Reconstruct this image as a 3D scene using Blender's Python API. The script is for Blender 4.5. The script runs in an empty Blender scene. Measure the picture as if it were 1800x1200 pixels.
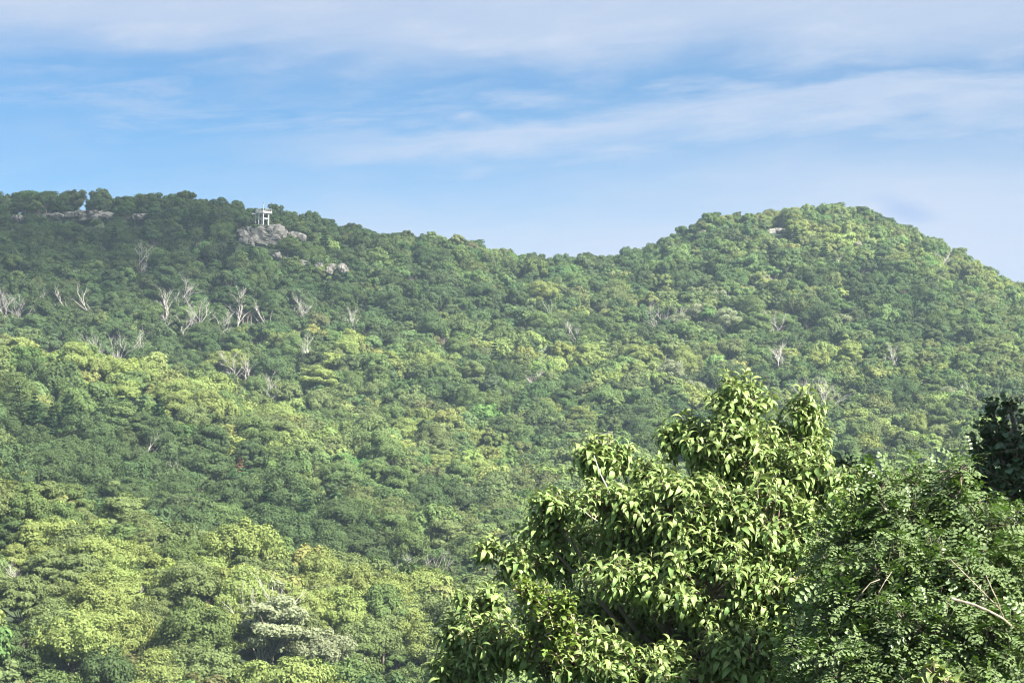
import bpy, math, random
import numpy as np
from mathutils import Vector, noise

# ------------------------------------------------------------------ camera, sky, sun, exposure
scene = bpy.context.scene
F = 3748.0                                   # focal length in pixels of a 1800 px wide frame
PITCH = math.atan(300 / F)
cam_d = bpy.data.cameras.new('camera')
cam = bpy.data.objects.new('camera', cam_d)
scene.collection.objects.link(cam)
cam_d.sensor_width = 36.0
cam_d.lens = 36.0 * F / 1800.0
cam_d.clip_start = 0.1
cam_d.clip_end = 20000
cam.location = (0, 0, 0)
cam.rotation_euler = (math.pi / 2 + PITCH, 0, 0)
scene.camera = cam

SUN_AZ, SUN_EL = math.radians(130), math.radians(40)      # azimuth clockwise from the view direction
SUN = Vector((math.sin(SUN_AZ) * math.cos(SUN_EL), math.cos(SUN_AZ) * math.cos(SUN_EL), math.sin(SUN_EL)))
sun_d = bpy.data.lights.new('sun', 'SUN')
sun_d.energy = 5.0
sun_d.angle = math.radians(0.55)
sun_d.color = (1.0, 0.94, 0.81)
sun = bpy.data.objects.new('sun', sun_d)
sun.rotation_euler = SUN.to_track_quat('Z', 'Y').to_euler()
sun.location = (300, -200, 400)
scene.collection.objects.link(sun)

scene.view_settings.view_transform = 'Standard'
scene.view_settings.look = 'None'
scene.view_settings.gamma = 1.0
scene.view_settings.use_curve_mapping = False
scene.view_settings.exposure = 2.0

world = bpy.data.worlds.new('World')
scene.world = world
world.use_nodes = True


class NT:
    """short-hand for building node trees"""
    def __init__(self, tree):
        self.t = tree
        tree.nodes.clear()

    def n(self, kind, **kw):
        nd = self.t.nodes.new(kind)
        for k, v in kw.items():
            setattr(nd, k, v)
        return nd

    def link(self, a, b):
        self.t.links.new(a, b)

    def put(self, sock, v):
        if v is None:
            return
        if isinstance(v, bpy.types.NodeSocket):
            self.link(v, sock)
        else:
            sock.default_value = v

    def math(self, op, a, b=None, c=None, clamp=False):
        nd = self.n('ShaderNodeMath', operation=op, use_clamp=clamp)
        for i, v in enumerate((a, b, c)):
            self.put(nd.inputs[i], v) if v is not None else None
        return nd.outputs[0]

    def smooth(self, v, lo, hi, a=0.0, b=1.0):
        nd = self.n('ShaderNodeMapRange', interpolation_type='SMOOTHSTEP')
        self.put(nd.inputs[0], v)
        for i, x in enumerate((lo, hi, a, b)):
            self.put(nd.inputs[1 + i], x)
        return nd.outputs[0]

    def mix(self, f, a, b, blend='MIX'):
        nd = self.n('ShaderNodeMix', data_type='RGBA', blend_type=blend)
        self.put(nd.inputs[0], f)
        self.put(nd.inputs[6], a)
        self.put(nd.inputs[7], b)
        return nd.outputs[2]

    def noise(self, vec, scale, detail=4, rough=0.55, dist=0.0, dims='3D'):
        nd = self.n('ShaderNodeTexNoise', noise_dimensions=dims)
        if vec is not None:
            self.link(vec, nd.inputs['Vector'])
        nd.inputs['Scale'].default_value = scale
        nd.inputs['Detail'].default_value = detail
        nd.inputs['Roughness'].default_value = rough
        nd.inputs['Distortion'].default_value = dist
        return nd.outputs[0]


def build_sky():
    w = NT(world.node_tree)
    sky = w.n('ShaderNodeTexSky', sky_type='NISHITA')
    sky.sun_disc = False
    sky.sun_elevation = SUN_EL
    sky.sun_rotation = SUN_AZ
    sky.altitude = 1100
    sky.air_density = 1.0
    sky.dust_density = 0.6
    sky.ozone_density = 2.5
    geo = w.n('ShaderNodeTexCoord')
    d = geo.outputs['Generated']
    sep = w.n('ShaderNodeSeparateXYZ')
    w.link(d, sep.inputs[0])
    x, y, z = sep.outputs
    az = w.math('ARCTAN2', x, y)                         # azimuth, clockwise from the view direction
    el = w.math('ARCSINE', z)
    # coordinates of the thin high cloud sheets: long in azimuth, thin in elevation, drifting up to the right
    comb = w.n('ShaderNodeCombineXYZ')
    w.put(comb.inputs[0], w.math('MULTIPLY', az, 1.0))
    tilt = w.math('MULTIPLY_ADD', az, -0.07, el)
    w.put(comb.inputs[1], w.math('MULTIPLY', tilt, 4.2))
    n1 = w.noise(comb.outputs[0], 5.0, 6, 0.55, 0.4)
    n2 = w.noise(comb.outputs[0], 17.0, 6, 0.62, 0.3)
    warp = w.math('ADD', w.math('MULTIPLY_ADD', n1, 0.075, -0.0375), w.math('MULTIPLY_ADD', n2, 0.024, -0.012))
    e = w.math('ADD', el, warp)
    # sheet of high cloud that fills the sky above about eleven degrees
    upper = w.smooth(w.math('MULTIPLY_ADD', az, 0.01, e), 0.186, 0.232, 0.0, 0.80)
    # long streak rising to the right
    line = w.math('SUBTRACT', e, w.math('MULTIPLY_ADD', az, 0.060, 0.178))
    streak = w.math('MULTIPLY', w.smooth(line, -0.030, 0.0), w.smooth(line, 0.016, 0.001))
    streak = w.math('MULTIPLY', streak, w.smooth(az, -0.17, 0.0, 0.10, 0.74))
    # pale veil towards the horizon, thicker to the right
    veil = w.smooth(w.math('MULTIPLY_ADD', az, -0.10, e), 0.186, 0.110, 0.0, 0.94)
    fib = w.n('ShaderNodeCombineXYZ')
    w.put(fib.inputs[0], az)
    w.put(fib.inputs[1], w.math('MULTIPLY', w.math('ADD', tilt, w.math('MULTIPLY', n1, 0.03)), 9.0))
    n3 = w.noise(fib.outputs[0], 22.0, 7, 0.68, 0.2)
    streak = w.math('MULTIPLY', streak, w.smooth(n3, 0.25, 0.6, 0.78, 1.03))
    second = w.math('SUBTRACT', e, w.math('MULTIPLY_ADD', az, 0.02, 0.192))
    second = w.math('MULTIPLY', w.math('MULTIPLY', w.smooth(second, -0.016, 0.0), w.smooth(second, 0.012, 0.0)), w.smooth(n3, 0.35, 0.65, 0.0, 0.38))
    streak = w.math('MAXIMUM', streak, w.math('MULTIPLY', second, w.smooth(az, 0.05, -0.08)))
    wisps = w.math('MULTIPLY', w.smooth(n2, 0.45, 0.75), 0.16)
    dens = w.math('ADD', w.math('MAXIMUM', upper, w.math('MAXIMUM', streak, veil)), wisps, clamp=True)
    dens = w.math('MULTIPLY', dens, w.smooth(n3, 0.2, 0.6, 0.92, 1.0))
    # a small grey puff of cloud beside the rounded summit
    pa = w.math('DIVIDE', w.math('SUBTRACT', az, 0.183), 0.016)
    pe = w.math('DIVIDE', w.math('MULTIPLY_ADD', pa, 0.0035, w.math('SUBTRACT', el, 0.1395)), 0.0058)
    pr = w.math('SQRT', w.math('ADD', w.math('MULTIPLY', pa, pa), w.math('MULTIPLY', pe, pe)))
    puff = w.math('MULTIPLY', w.smooth(w.math('ADD', pr, w.math('MULTIPLY_ADD', n2, 1.6, -0.8)), 1.25, 0.1), 0.75)
    hsv = w.n('ShaderNodeHueSaturation')
    hsv.inputs['Saturation'].default_value = SKY_SAT
    hsv.inputs['Value'].default_value = SKY_VAL
    w.link(sky.outputs[0], hsv.inputs['Color'])
    blue = w.mix(1.0, hsv.outputs[0], (SKY_TINT[0], SKY_TINT[1], SKY_TINT[2], 1), 'MULTIPLY')
    cloudy = w.mix(dens, blue, CLOUD)
    cloudy = w.mix(puff, cloudy, (1.9, 2.6, 4.1, 1))
    bg = w.n('ShaderNodeBackground')
    bg.inputs['Strength'].default_value = 0.05
    w.link(cloudy, bg.inputs[0])
    out = w.n('ShaderNodeOutputWorld')
    w.link(bg.outputs[0], out.inputs[0])


SKY_SAT, SKY_VAL = 1.30, 0.67
SKY_TINT = (1, 1, 1)
CLOUD = (2.98, 3.4, 4.22, 1)
build_sky()

scene.render.engine = 'CYCLES'
scene.cycles.use_denoising = True
scene.cycles.pixel_filter_type = 'BLACKMAN_HARRIS'
scene.cycles.filter_width = 1.1
scene.cycles.max_bounces = 5
scene.cycles.diffuse_bounces = 2
scene.cycles.glossy_bounces = 1
scene.cycles.transmission_bounces = 3
scene.cycles.transparent_max_bounces = 6
scene.cycles.volume_bounces = 0
scene.cycles.use_adaptive_sampling = False
scene.cycles.caustics_reflective = False
scene.cycles.caustics_refractive = False

# ------------------------------------------------------------------ helpers
rng = np.random.default_rng(11)
random.seed(11)
COL = scene.collection
CP, SP = math.cos(PITCH), math.sin(PITCH)


def at(px, py, D):
    """point on the sight line of a pixel (1800 x 1200) at the forward distance D"""
    a, b = (px - 900) / F, (600 - py) / F
    dy, dz = CP - b * SP, SP + b * CP
    t = D / dy
    return np.array([a * t, D, dz * t])


def pix(p):
    p = np.asarray(p, float)
    fwd = p[..., 1] * CP + p[..., 2] * SP
    up = -p[..., 1] * SP + p[..., 2] * CP
    return 900 + F * p[..., 0] / fwd, 600 - F * up / fwd, fwd


def new_mesh(name, verts, faces, mat=None, smooth=False, fmat=None):
    """verts (n,3); faces: array (m,k) or list of such arrays"""
    if isinstance(faces, np.ndarray):
        faces = [faces]
    faces = [np.asarray(f, np.int32) for f in faces if len(f)]
    me = bpy.data.meshes.new(name)
    v = np.asarray(verts, np.float32)
    me.vertices.add(len(v))
    me.vertices.foreach_set('co', v.ravel())
    loops = np.concatenate([f.ravel() for f in faces])
    tot = np.concatenate([np.full(len(f), f.shape[1], np.int32) for f in faces])
    start = np.concatenate([[0], np.cumsum(tot)[:-1]]).astype(np.int32)
    me.loops.add(len(loops))
    me.loops.foreach_set('vertex_index', loops)
    me.polygons.add(len(tot))
    me.polygons.foreach_set('loop_start', start)
    me.polygons.foreach_set('loop_total', tot)
    if fmat is not None:
        me.polygons.foreach_set('material_index', np.asarray(fmat, np.int32))
    me.polygons.foreach_set('use_smooth', np.full(len(tot), smooth))
    me.update(calc_edges=True)
    me.validate()
    for m in (mat if isinstance(mat, (list, tuple)) else [mat]):
        if m is not None:
            me.materials.append(m)
    return me


def link(name, me, parent=None, loc=None):
    o = bpy.data.objects.new(name, me)
    COL.objects.link(o)
    if parent is not None:
        o.parent = parent
    if loc is not None:
        o.location = [float(c) for c in loc]
    return o


def thing(name, label, cat, loc=(0, 0, 0), rz=0.0, group=None):
    o = link(name, None, None, loc)
    o.rotation_euler = (0, 0, rz)
    o.empty_display_size = 0.2
    tag(o, label, cat, group)
    return o


def tag(o, label=None, cat=None, group=None, kind=None):
    if label:
        o['label'] = label
    if cat:
        o['category'] = cat
    if group:
        o['group'] = group
    if kind:
        o['kind'] = kind
    return o


class Build:
    """collects tubes, cards and boxes into one mesh"""
    def __init__(self):
        self.v, self.q, self.t, self.nv = [], [], [], 0

    def add(self, verts, quads=None, tris=None):
        self.v.append(np.asarray(verts, float))
        if quads is not None and len(quads):
            self.q.append(np.asarray(quads) + self.nv)
        if tris is not None and len(tris):
            self.t.append(np.asarray(tris) + self.nv)
        self.nv += len(verts)

    def tube(self, pts, radii, sides=6):
        pts = np.asarray(pts, float)
        n = len(pts)
        radii = np.broadcast_to(np.asarray(radii, float), (n,))
        tan = np.gradient(pts, axis=0)
        tan /= np.linalg.norm(tan, axis=1)[:, None] + 1e-9
        ref = np.array([0.31, 0.95, 0.1]) if abs(tan[0][2]) > 0.6 else np.array([0.05, 0.1, 1.0])
        a = np.cross(tan, ref)
        a /= np.linalg.norm(a, axis=1)[:, None] + 1e-9
        b = np.cross(tan, a)
        ang = np.arange(sides) * 2 * math.pi / sides
        ring = (a[:, None, :] * np.cos(ang)[None, :, None] + b[:, None, :] * np.sin(ang)[None, :, None])
        vv = (pts[:, None, :] + ring * radii[:, None, None]).reshape(-1, 3)
        i = np.arange(n - 1)[:, None] * sides
        j = np.arange(sides)[None, :]
        k = (np.arange(sides) + 1) % sides
        q = np.stack([i + j, i + k[None, :], i + sides + k[None, :], i + sides + j], -1).reshape(-1, 4)
        vv = np.vstack([vv, pts[-1:] + tan[-1:] * radii[-1]])
        e = (n - 1) * sides
        t = np.stack([e + np.arange(sides), e + k, np.full(sides, n * sides)], -1)
        self.add(vv, q, t)

    def box(self, c, size, rz=0.0):
        c, s = np.asarray(c, float), np.asarray(size, float) / 2
        p = np.array([[x, y, z] for z in (-1, 1) for y in (-1, 1) for x in (-1, 1)], float) * s
        ca, sa = math.cos(rz), math.sin(rz)
        p = np.stack([p[:, 0] * ca - p[:, 1] * sa, p[:, 0] * sa + p[:, 1] * ca, p[:, 2]], -1) + c
        q = [[0, 2, 3, 1], [4, 5, 7, 6], [0, 1, 5, 4], [2, 6, 7, 3], [0, 4, 6, 2], [1, 3, 7, 5]]
        self.add(p, q)

    def cards(self, P, N, L, W, up=None):
        """flat diamond leaves: centres, normals, lengths, widths"""
        n = len(P)
        r = rng.normal(size=(n, 3)) if up is None else up
        t = r - N * np.sum(r * N, 1)[:, None]
        t /= np.linalg.norm(t, axis=1)[:, None] + 1e-9
        b = np.cross(N, t)
        L, W = np.asarray(L)[:, None] / 2, np.asarray(W)[:, None] / 2
        s = rng.uniform(-0.35, 0.35, (n, 1))
        vv = np.stack([P - t * L, P + b * W + t * L * s, P + t * L, P - b * W + t * L * s], 1).reshape(-1, 3)
        self.add(vv, (np.arange(n)[:, None] * 4 + np.arange(4)[None, :]))

    def mesh(self, name, mat, smooth=False):
        v = np.vstack(self.v)
        f = []
        if self.q:
            f.append(np.vstack(self.q))
        if self.t:
            f.append(np.vstack(self.t))
        return new_mesh(name, v, f, mat, smooth)


def unit(v):
    return v / (np.linalg.norm(v, axis=-1, keepdims=True) + 1e-9)


# ------------------------------------------------------------------ materials
def material(name):
    m = bpy.data.materials.new(name)
    m.use_nodes = True
    return m, NT(m.node_tree)


def leaf_material(name, col, under=None, trans=0.3, gloss=0.0, rough=0.5, var=0.22, hue=0.015, tint_attr=False):
    """thin leaf: diffuse + light coming through + a little sheen; colour varies leaf by leaf and tree by tree"""
    m, t = material(name)
    if tint_attr:
        a = t.n('ShaderNodeAttribute', attribute_type='INSTANCER', attribute_name='tint')
        base = a.outputs['Color']
    else:
        c = t.n('ShaderNodeRGB')
        c.outputs[0].default_value = (*col, 1)
        base = c.outputs[0]
    info = t.n('ShaderNodeObjectInfo')
    geo = t.n('ShaderNodeNewGeometry')
    hsv = t.n('ShaderNodeHueSaturation')
    rnd = geo.outputs['Random Per Island']
    t.put(hsv.inputs['Hue'], t.math('ADD', t.math('MULTIPLY_ADD', info.outputs['Random'], hue, 0.5 - hue / 2),
                                    t.math('MULTIPLY_ADD', rnd, 0.02, -0.01)))
    t.put(hsv.inputs['Value'], t.math('ADD', t.math('MULTIPLY_ADD', rnd, 2 * var, 1 - var),
                                      t.math('MULTIPLY_ADD', info.outputs['Random'], 0.3, -0.15)))
    t.link(base, hsv.inputs['Color'])
    colr = hsv.outputs[0]
    if under is not None:
        colr = t.mix(geo.outputs['Backfacing'], colr, (*under, 1))
    dif = t.n('ShaderNodeBsdfDiffuse')
    t.link(colr, dif.inputs[0])
    tr = t.n('ShaderNodeBsdfTranslucent')
    tc = t.mix(0.65, colr, (1.2, 1.2, 0.45, 1), 'MULTIPLY')
    t.link(tc, tr.inputs[0])
    mx = t.n('ShaderNodeMixShader')
    mx.inputs[0].default_value = trans
    t.link(dif.outputs[0], mx.inputs[1])
    t.link(tr.outputs[0], mx.inputs[2])
    gl = t.n('ShaderNodeBsdfGlossy')
    gl.inputs['Roughness'].default_value = rough
    gl.inputs['Color'].default_value = (0.9, 0.95, 0.9, 1)
    mg = t.n('ShaderNodeMixShader')
    mg.inputs[0].default_value = gloss
    t.link(mx.outputs[0], mg.inputs[1])
    t.link(gl.outputs[0], mg.inputs[2])
    out = t.n('ShaderNodeOutputMaterial')
    t.link(mg.outputs[0], out.inputs[0])
    return m


def plain_material(name, c1, c2, scale=3.0, rough=0.8, bump=0.3, coord='Object', stretch=(1, 1, 1)):
    m, t = material(name)
    tc = t.n('ShaderNodeTexCoord')
    mp = t.n('ShaderNodeMapping')
    mp.inputs['Scale'].default_value = stretch
    t.link(tc.outputs[coord], mp.inputs[0])
    n = t.noise(mp.outputs[0], scale, 6, 0.6)
    n = t.smooth(n, 0.3, 0.7)
    p = t.n('ShaderNodeBsdfPrincipled')
    t.link(t.mix(n, (*c1, 1), (*c2, 1)), p.inputs['Base Color'])
    p.inputs['Roughness'].default_value = rough
    if bump:
        b = t.n('ShaderNodeBump')
        b.inputs['Strength'].default_value = bump
        t.link(n, b.inputs['Height'])
        t.link(b.outputs[0], p.inputs['Normal'])
    out = t.n('ShaderNodeOutputMaterial')
    t.link(p.outputs[0], out.inputs[0])
    return m


TINT = {                       # crown colours
    'dark green': (0.078, 0.117, 0.050),
    'mid green': (0.122, 0.175, 0.066),
    'yellow-green': (0.208, 0.258, 0.088),
    'olive green': (0.142, 0.180, 0.074),
    'pale silvery green': (0.23, 0.26, 0.16),
    'straw yellow': (0.27, 0.27, 0.13),
}
CROWN_MAT = {k: leaf_material('foliage ' + k, v) for k, v in TINT.items()}
FOREST_MAT = leaf_material('foliage forest', None, tint_attr=True)
NEEDLE_MAT = leaf_material('needles', (0.034, 0.070, 0.030), trans=0.15)
NEEDLE_PALE = leaf_material('needles pale', (0.080, 0.125, 0.055), trans=0.15)
NEEDLE_BROWN = leaf_material('needles brown', (0.30, 0.21, 0.12), trans=0.1)
BARK = plain_material('bark', (0.09, 0.075, 0.06), (0.20, 0.17, 0.14), 6, 0.9, 0.5, stretch=(1, 1, 0.2))
DEADWOOD = plain_material('dead wood', (0.32, 0.30, 0.28), (0.54, 0.51, 0.475), 4, 0.85, 0.4, stretch=(1, 1, 0.25))
TWIG = plain_material('twig bark', (0.16, 0.12, 0.085), (0.34, 0.28, 0.21), 14, 0.8, 0.3)
SOIL = plain_material('forest floor', (0.018, 0.034, 0.012), (0.035, 0.055, 0.020), 0.12, 0.95, 0.0)


def rock_material():
    m, t = material('granite')
    tc = t.n('ShaderNodeTexCoord')
    v = tc.outputs['Object']
    n1 = t.noise(v, 0.35, 8, 0.62, 0.6)
    n2 = t.noise(v, 1.6, 8, 0.6, 0.2)
    c = t.mix(t.smooth(n1, 0.35, 0.65), (0.075, 0.073, 0.07, 1), (0.235, 0.222, 0.205, 1))
    c = t.mix(t.smooth(n2, 0.52, 0.66, 0, 0.75), c, (0.075, 0.085, 0.06, 1))
    p = t.n('ShaderNodeBsdfPrincipled')
    t.link(c, p.inputs['Base Color'])
    p.inputs['Roughness'].default_value = 0.85
    b = t.n('ShaderNodeBump')
    b.inputs['Strength'].default_value = 0.8
    b.inputs['Distance'].default_value = 0.4
    t.link(n2, b.inputs['Height'])
    t.link(b.outputs[0], p.inputs['Normal'])
    out = t.n('ShaderNodeOutputMaterial')
    t.link(p.outputs[0], out.inputs[0])
    return m


ROCK = rock_material()
WHITE = plain_material('white painted concrete', (0.56, 0.56, 0.55), (0.72, 0.72, 0.70), 1.2, 0.6, 0.05)
METAL = plain_material('grey galvanised metal', (0.34, 0.35, 0.36), (0.5, 0.5, 0.5), 5, 0.5, 0.0)

# ------------------------------------------------------------------ the ground: one sheet out to the far hills
LINES = [   # forward distance (number or list over px), canopy height as image row, over px
    (250, [(-600, 1150), (0, 1215), (450, 1260), (900, 1300), (1300, 1330), (2400, 1330)]),
    (330, [(-600, 650), (0, 800), (200, 852), (450, 934), (700, 1000), (900, 1075), (1300, 1180), (1800, 1200), (2400, 1150)]),
    (390, [(-600, 860), (0, 1000), (200, 1000), (450, 1005), (700, 1020), (900, 1020), (1300, 1080), (1800, 1080), (2400, 1050)]),
    (470, [(-600, 640), (0, 762), (200, 808), (450, 852), (700, 890), (900, 940), (1300, 980), (1800, 960), (2400, 960)]),
    (560, [(-600, 470), (0, 578), (200, 614), (300, 648), (450, 712), (700, 790), (900, 850), (1300, 880), (1800, 840), (2400, 860)]),
    (620, [(-600, 620), (0, 720), (200, 730), (300, 732), (450, 738), (700, 745), (900, 785), (1300, 800), (1800, 770), (2400, 800)]),
    (720, [(-600, 430), (0, 500), (200, 520), (450, 560), (700, 620), (900, 660), (1300, 690), (1480, 680), (1800, 670), (2400, 760)]),
    (800, [(-600, 385), (0, 420), (200, 428), (450, 436), (700, 510), (900, 560), (1300, 590), (1480, 575), (1800, 605), (2400, 740)]),
]
RIDGE_D = [(-600, 850), (0, 862), (450, 858), (700, 890), (1000, 940), (1300, 1000), (1480, 1035), (1800, 1000), (2400, 950)]
RIDGE_Y = [(-600, 360), (-200, 330), (0, 328), (60, 328), (110, 324), (150, 332), (210, 334), (300, 330), (340, 325), (380, 332), (430, 346), (480, 353),
           (540, 364), (600, 376), (640, 392), (700, 398), (760, 402), (800, 400), (850, 415), (900, 428), (960, 438), (1000, 440),
           (1060, 436), (1100, 428), (1150, 420), (1175, 408), (1200, 390), (1240, 368), (1300, 362), (1340, 362), (1400, 350), (1470, 344),
           (1510, 350), (1550, 364), (1620, 392), (1680, 427), (1740, 463), (1800, 490), (2000, 588), (2400, 700)]
CANOPY = 10.0
U = np.arange(-600, 2401, 10.0)
DD = np.arange(0, 3201, 5.0)


def curve(pts, u):
    a = np.array(pts, float)
    return np.interp(u, a[:, 0], a[:, 1])


def blur(a, s, axis):
    k = np.exp(-0.5 * (np.arange(-3 * s, 3 * s + 1) / s) ** 2)
    k /= k.sum()
    pad = [(0, 0), (0, 0)]
    pad[axis] = (3 * s, 3 * s)
    p = np.pad(a, pad, 'edge')
    return np.apply_along_axis(lambda r: np.convolve(r, k, 'valid'), axis, p)


def make_heights():
    Z = np.zeros((len(U), len(DD)))
    for i, u in enumerate(U):
        ds = [0, 5, 12, 18, 40, 80, 130, 190]
        zs = [-1.9, -2.6, -7.0, -10.0, -19, -30, -38, -41]
        for D, pts in LINES:
            ds.append(D)
            zs.append(at(u, curve(pts, u), D)[2] - CANOPY)
        rd = curve(RIDGE_D, u)
        rz = at(u, curve(RIDGE_Y, u), rd)[2] - CANOPY
        ds += [rd, rd + 60, rd + 200, rd + 500, 2200, 3200]
        zs += [rz, rz - 12, rz - 60, -10, -30, -40]
        Z[i] = np.interp(DD, ds, zs)
    near = Z.copy()
    S = blur(blur(Z, 2, 1), 2, 0)
    wgt = np.clip((DD - 150) / 100, 0, 1)[None, :]
    return near * (1 - wgt) + S * wgt


HZ = make_heights()


def ground(x, y):
    x, y = np.asarray(x, float), np.asarray(y, float)
    yy = np.maximum(y, 0.01)
    u = np.clip(900 + F * x / yy, U[0], U[-1] - 1e-3)
    d = np.clip(yy, 0, DD[-1] - 1e-3)
    fu, fd = (u - U[0]) / 10.0, d / 5.0
    i, j = fu.astype(int), fd.astype(int)
    a, b = fu - i, fd - j
    return (HZ[i, j] * (1 - a) * (1 - b) + HZ[i + 1, j] * a * (1 - b) + HZ[i, j + 1] * (1 - a) * b + HZ[i + 1, j + 1] * a * b)


def build_ground():
    th = np.concatenate([np.arange(-180, -30, 6.0), np.arange(-30, -22, 2.0), np.arange(-22, 22, 0.25), np.arange(22, 30, 2.0), np.arange(30, 180, 6.0)])
    r = np.concatenate([[0.5, 2, 4, 6, 8, 10, 12, 15, 18, 22, 27, 33, 40, 50, 60, 75, 90, 110, 130, 150, 175, 200], np.arange(215, 1300, 10.0), np.arange(1300, 3101, 100.0)])
    T, R = np.meshgrid(np.radians(th), r, indexing='ij')
    Tc = np.clip(T, math.radians(-21.8), math.radians(21.8))
    z = ground(R * np.sin(Tc), R * np.cos(Tc))
    far = np.interp(R, [0, 5, 20, 80, 200, 500, 1200, 3200], [-1.9, -2.4, -5, -14, -25, -32, -35, -40])
    far = far + 9 * np.sin(T * 3 + 1) * np.clip(R / 400, 0, 1) * np.cos(R / 230)
    w = np.clip((np.abs(np.degrees(T)) - 22) / 30, 0, 1)
    w = w * w * (3 - 2 * w)
    z = z * (1 - w) + far * w
    v = np.stack([R * np.sin(T), R * np.cos(T), z], -1).reshape(-1, 3)
    nt, nr = T.shape
    i = np.arange(nt)[:, None]
    j = np.arange(nr - 1)[None, :]
    q = np.stack([i * nr + j, i * nr + j + 1, ((i + 1) % nt) * nr + j + 1, ((i + 1) % nt) * nr + j], -1).reshape(-1, 4)
    v = np.vstack([v, [[0, 0, -1.9]]])
    k = np.arange(nt)
    t = np.stack([k * nr, ((k + 1) % nt) * nr, np.full(nt, nt * nr)], -1)
    o = link('ground', new_mesh('ground', v, [q[:, ::-1], t], SOIL, True))
    tag(o, 'forest floor of the wooded mountain slopes and the near bank', 'ground', kind='structure')


build_ground()


def canopy_hit(px, py, lift=8.0, d0=200, d1=1150):
    """where the sight line of a pixel first meets the canopy: the point on the ground below it"""
    for D in np.arange(d0, d1, 2.0):
        p = at(px, py, D)
        if p[2] < ground(p[0], p[1]) + lift:
            return np.array([p[0], p[1], float(ground(p[0], p[1]))])
    D = 0.99 * curve(RIDGE_D, px)
    p = at(px, py, D)
    return np.array([p[0], p[1], float(ground(p[0], p[1]))])


# ------------------------------------------------------------------ tree kinds of the slopes
def broadleaf(R, H, T, clumps, leaves, size, squash=0.6):
    """returns (crown Build, trunk Build); origin at the foot; crown radius R, crown half-height H, tree height T"""
    zc = T - H
    n = clumps
    i = np.arange(n) + 0.5
    cz = 1 - i / n * 1.45
    phi = i * 2.39996 + rng.uniform(0, 6.28)
    rr = np.sqrt(np.maximum(0, 1 - cz * cz))
    dirs = np.stack([rr * np.cos(phi), rr * np.sin(phi), cz], -1) + rng.normal(0, 0.20, (n, 3))
    lump = 1 + 0.16 * np.sin(phi * 2 + rng.uniform(0, 6)) + 0.1 * np.sin(phi * 3 + rng.uniform(0, 6))
    reach = rng.uniform(0.55, 0.95, (n, 1)) * lump[:, None]
    reach = np.where(cz[:, None] > 0.55, np.minimum(reach, 0.78), reach)
    C = dirs * np.array([R, R, H]) * reach + np.array([0, 0, zc])
    rc = R * rng.uniform(0.17, 0.39, n)
    w = rc ** 2
    per = rng.multinomial(leaves, w / w.sum())
    crown = Build()
    Ps, Ns = [], []
    for c, r, m in zip(C, rc, per):
        d = unit(rng.normal(size=(m, 3)) + np.array([0, 0, 0.35]))
        rad = r * rng.uniform(0.72, 1.08, (m, 1)) * (1 + 0.18 * np.sin(d[:, :1] * 9) * np.sin(d[:, 1:2] * 8))
        Ps.append(c + d * rad * np.array([1, 1, squash]))
        dome = unit((c - np.array([0, 0, zc])) / np.array([R, R, H]))
        Ns.append(unit(d * 0.75 + dome * 0.45 + rng.normal(0, 0.42, (m, 3)) + np.array([0, 0, 0.2])))
    P, N = np.vstack(Ps), np.vstack(Ns)
    s = size * rng.uniform(0.5, 1.5, len(P))
    crown.cards(P, N, s * 1.25, s * 0.8)
    trunk = Build()
    b = rng.normal(0, 0.25, 2)
    trunk.tube([[0, 0, -0.6], [b[0] * .5, b[1] * .5, T * 0.3], [b[0], b[1], T * 0.55], [b[0], b[1], T * 0.86]],
               [0.034 * T / 1.4, 0.026 * T / 1.4, 0.018 * T / 1.4, 0.05], 6)
    for c in C[:: max(1, n // 14)]:
        z0 = T * rng.uniform(0.3, 0.55)
        m = np.array([b[0] + c[0] * .45, b[1] + c[1] * .45, z0 + (c[2] - z0) * 0.35])
        trunk.tube([[b[0] * .8, b[1] * .8, z0], m, c], [0.12, 0.08, 0.03], 4)
    return crown, trunk


def pine(R, T, cards, size):
    """layered conifer: flat whorls of drooping boughs, narrowing to the top"""
    crown, trunk = Build(), Build()
    trunk.tube([[0, 0, -0.6], [0, 0, T * 0.5], [0, 0, T]], [0.26, 0.18, 0.03], 6)
    whorls = int(T / 1.0)
    Ps, Ns, Us = [], [], []
    tot = 0
    for k in range(whorls):
        f = k / (whorls - 1)
        z = T * (0.2 + 0.79 * f)
        L0 = R * (1 - f) ** 0.75 * rng.uniform(0.75, 1.1) + 0.25
        nb = 6 if f < 0.8 else 4
        for j in range(nb):
            a = j * 2 * math.pi / nb + rng.uniform(-0.4, 0.4) + k
            L = L0 * rng.uniform(0.7, 1.15)
            dz = L * rng.uniform(-0.12, 0.14)
            tip = np.array([math.cos(a) * L, math.sin(a) * L, dz])
            trunk.tube([[0, 0, z], [tip[0] * .6, tip[1] * .6, z + dz * .4], [tip[0], tip[1], z + dz]], [0.05, 0.03, 0.012], 3)
            m = max(5, int(cards * L / (R * whorls * 3.0)))
            t = rng.uniform(0.15, 1.05, (m, 1))
            side = np.array([-math.sin(a), math.cos(a), 0])
            spread = rng.normal(0, 0.20, (m, 1)) * L * (1.1 - 0.5 * t)
            Ps.append(np.array([0, 0, z]) + tip * t + side * spread + np.array([0, 0, 1]) * rng.normal(0.04, 0.10, (m, 1)))
            Ns.append(unit(np.array([0, 0, 1.0]) + rng.normal(0, 0.42, (m, 3))))
            Us.append(np.repeat(unit(tip[None]), m, 0) + rng.normal(0, 0.5, (m, 3)))
    P, N, Uv = np.vstack(Ps), np.vstack(Ns), np.vstack(Us)
    s = size * rng.uniform(0.7, 1.3, len(P))
    crown.cards(P, N, s * 1.5, s * 0.55, Uv)
    return crown, trunk


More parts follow.
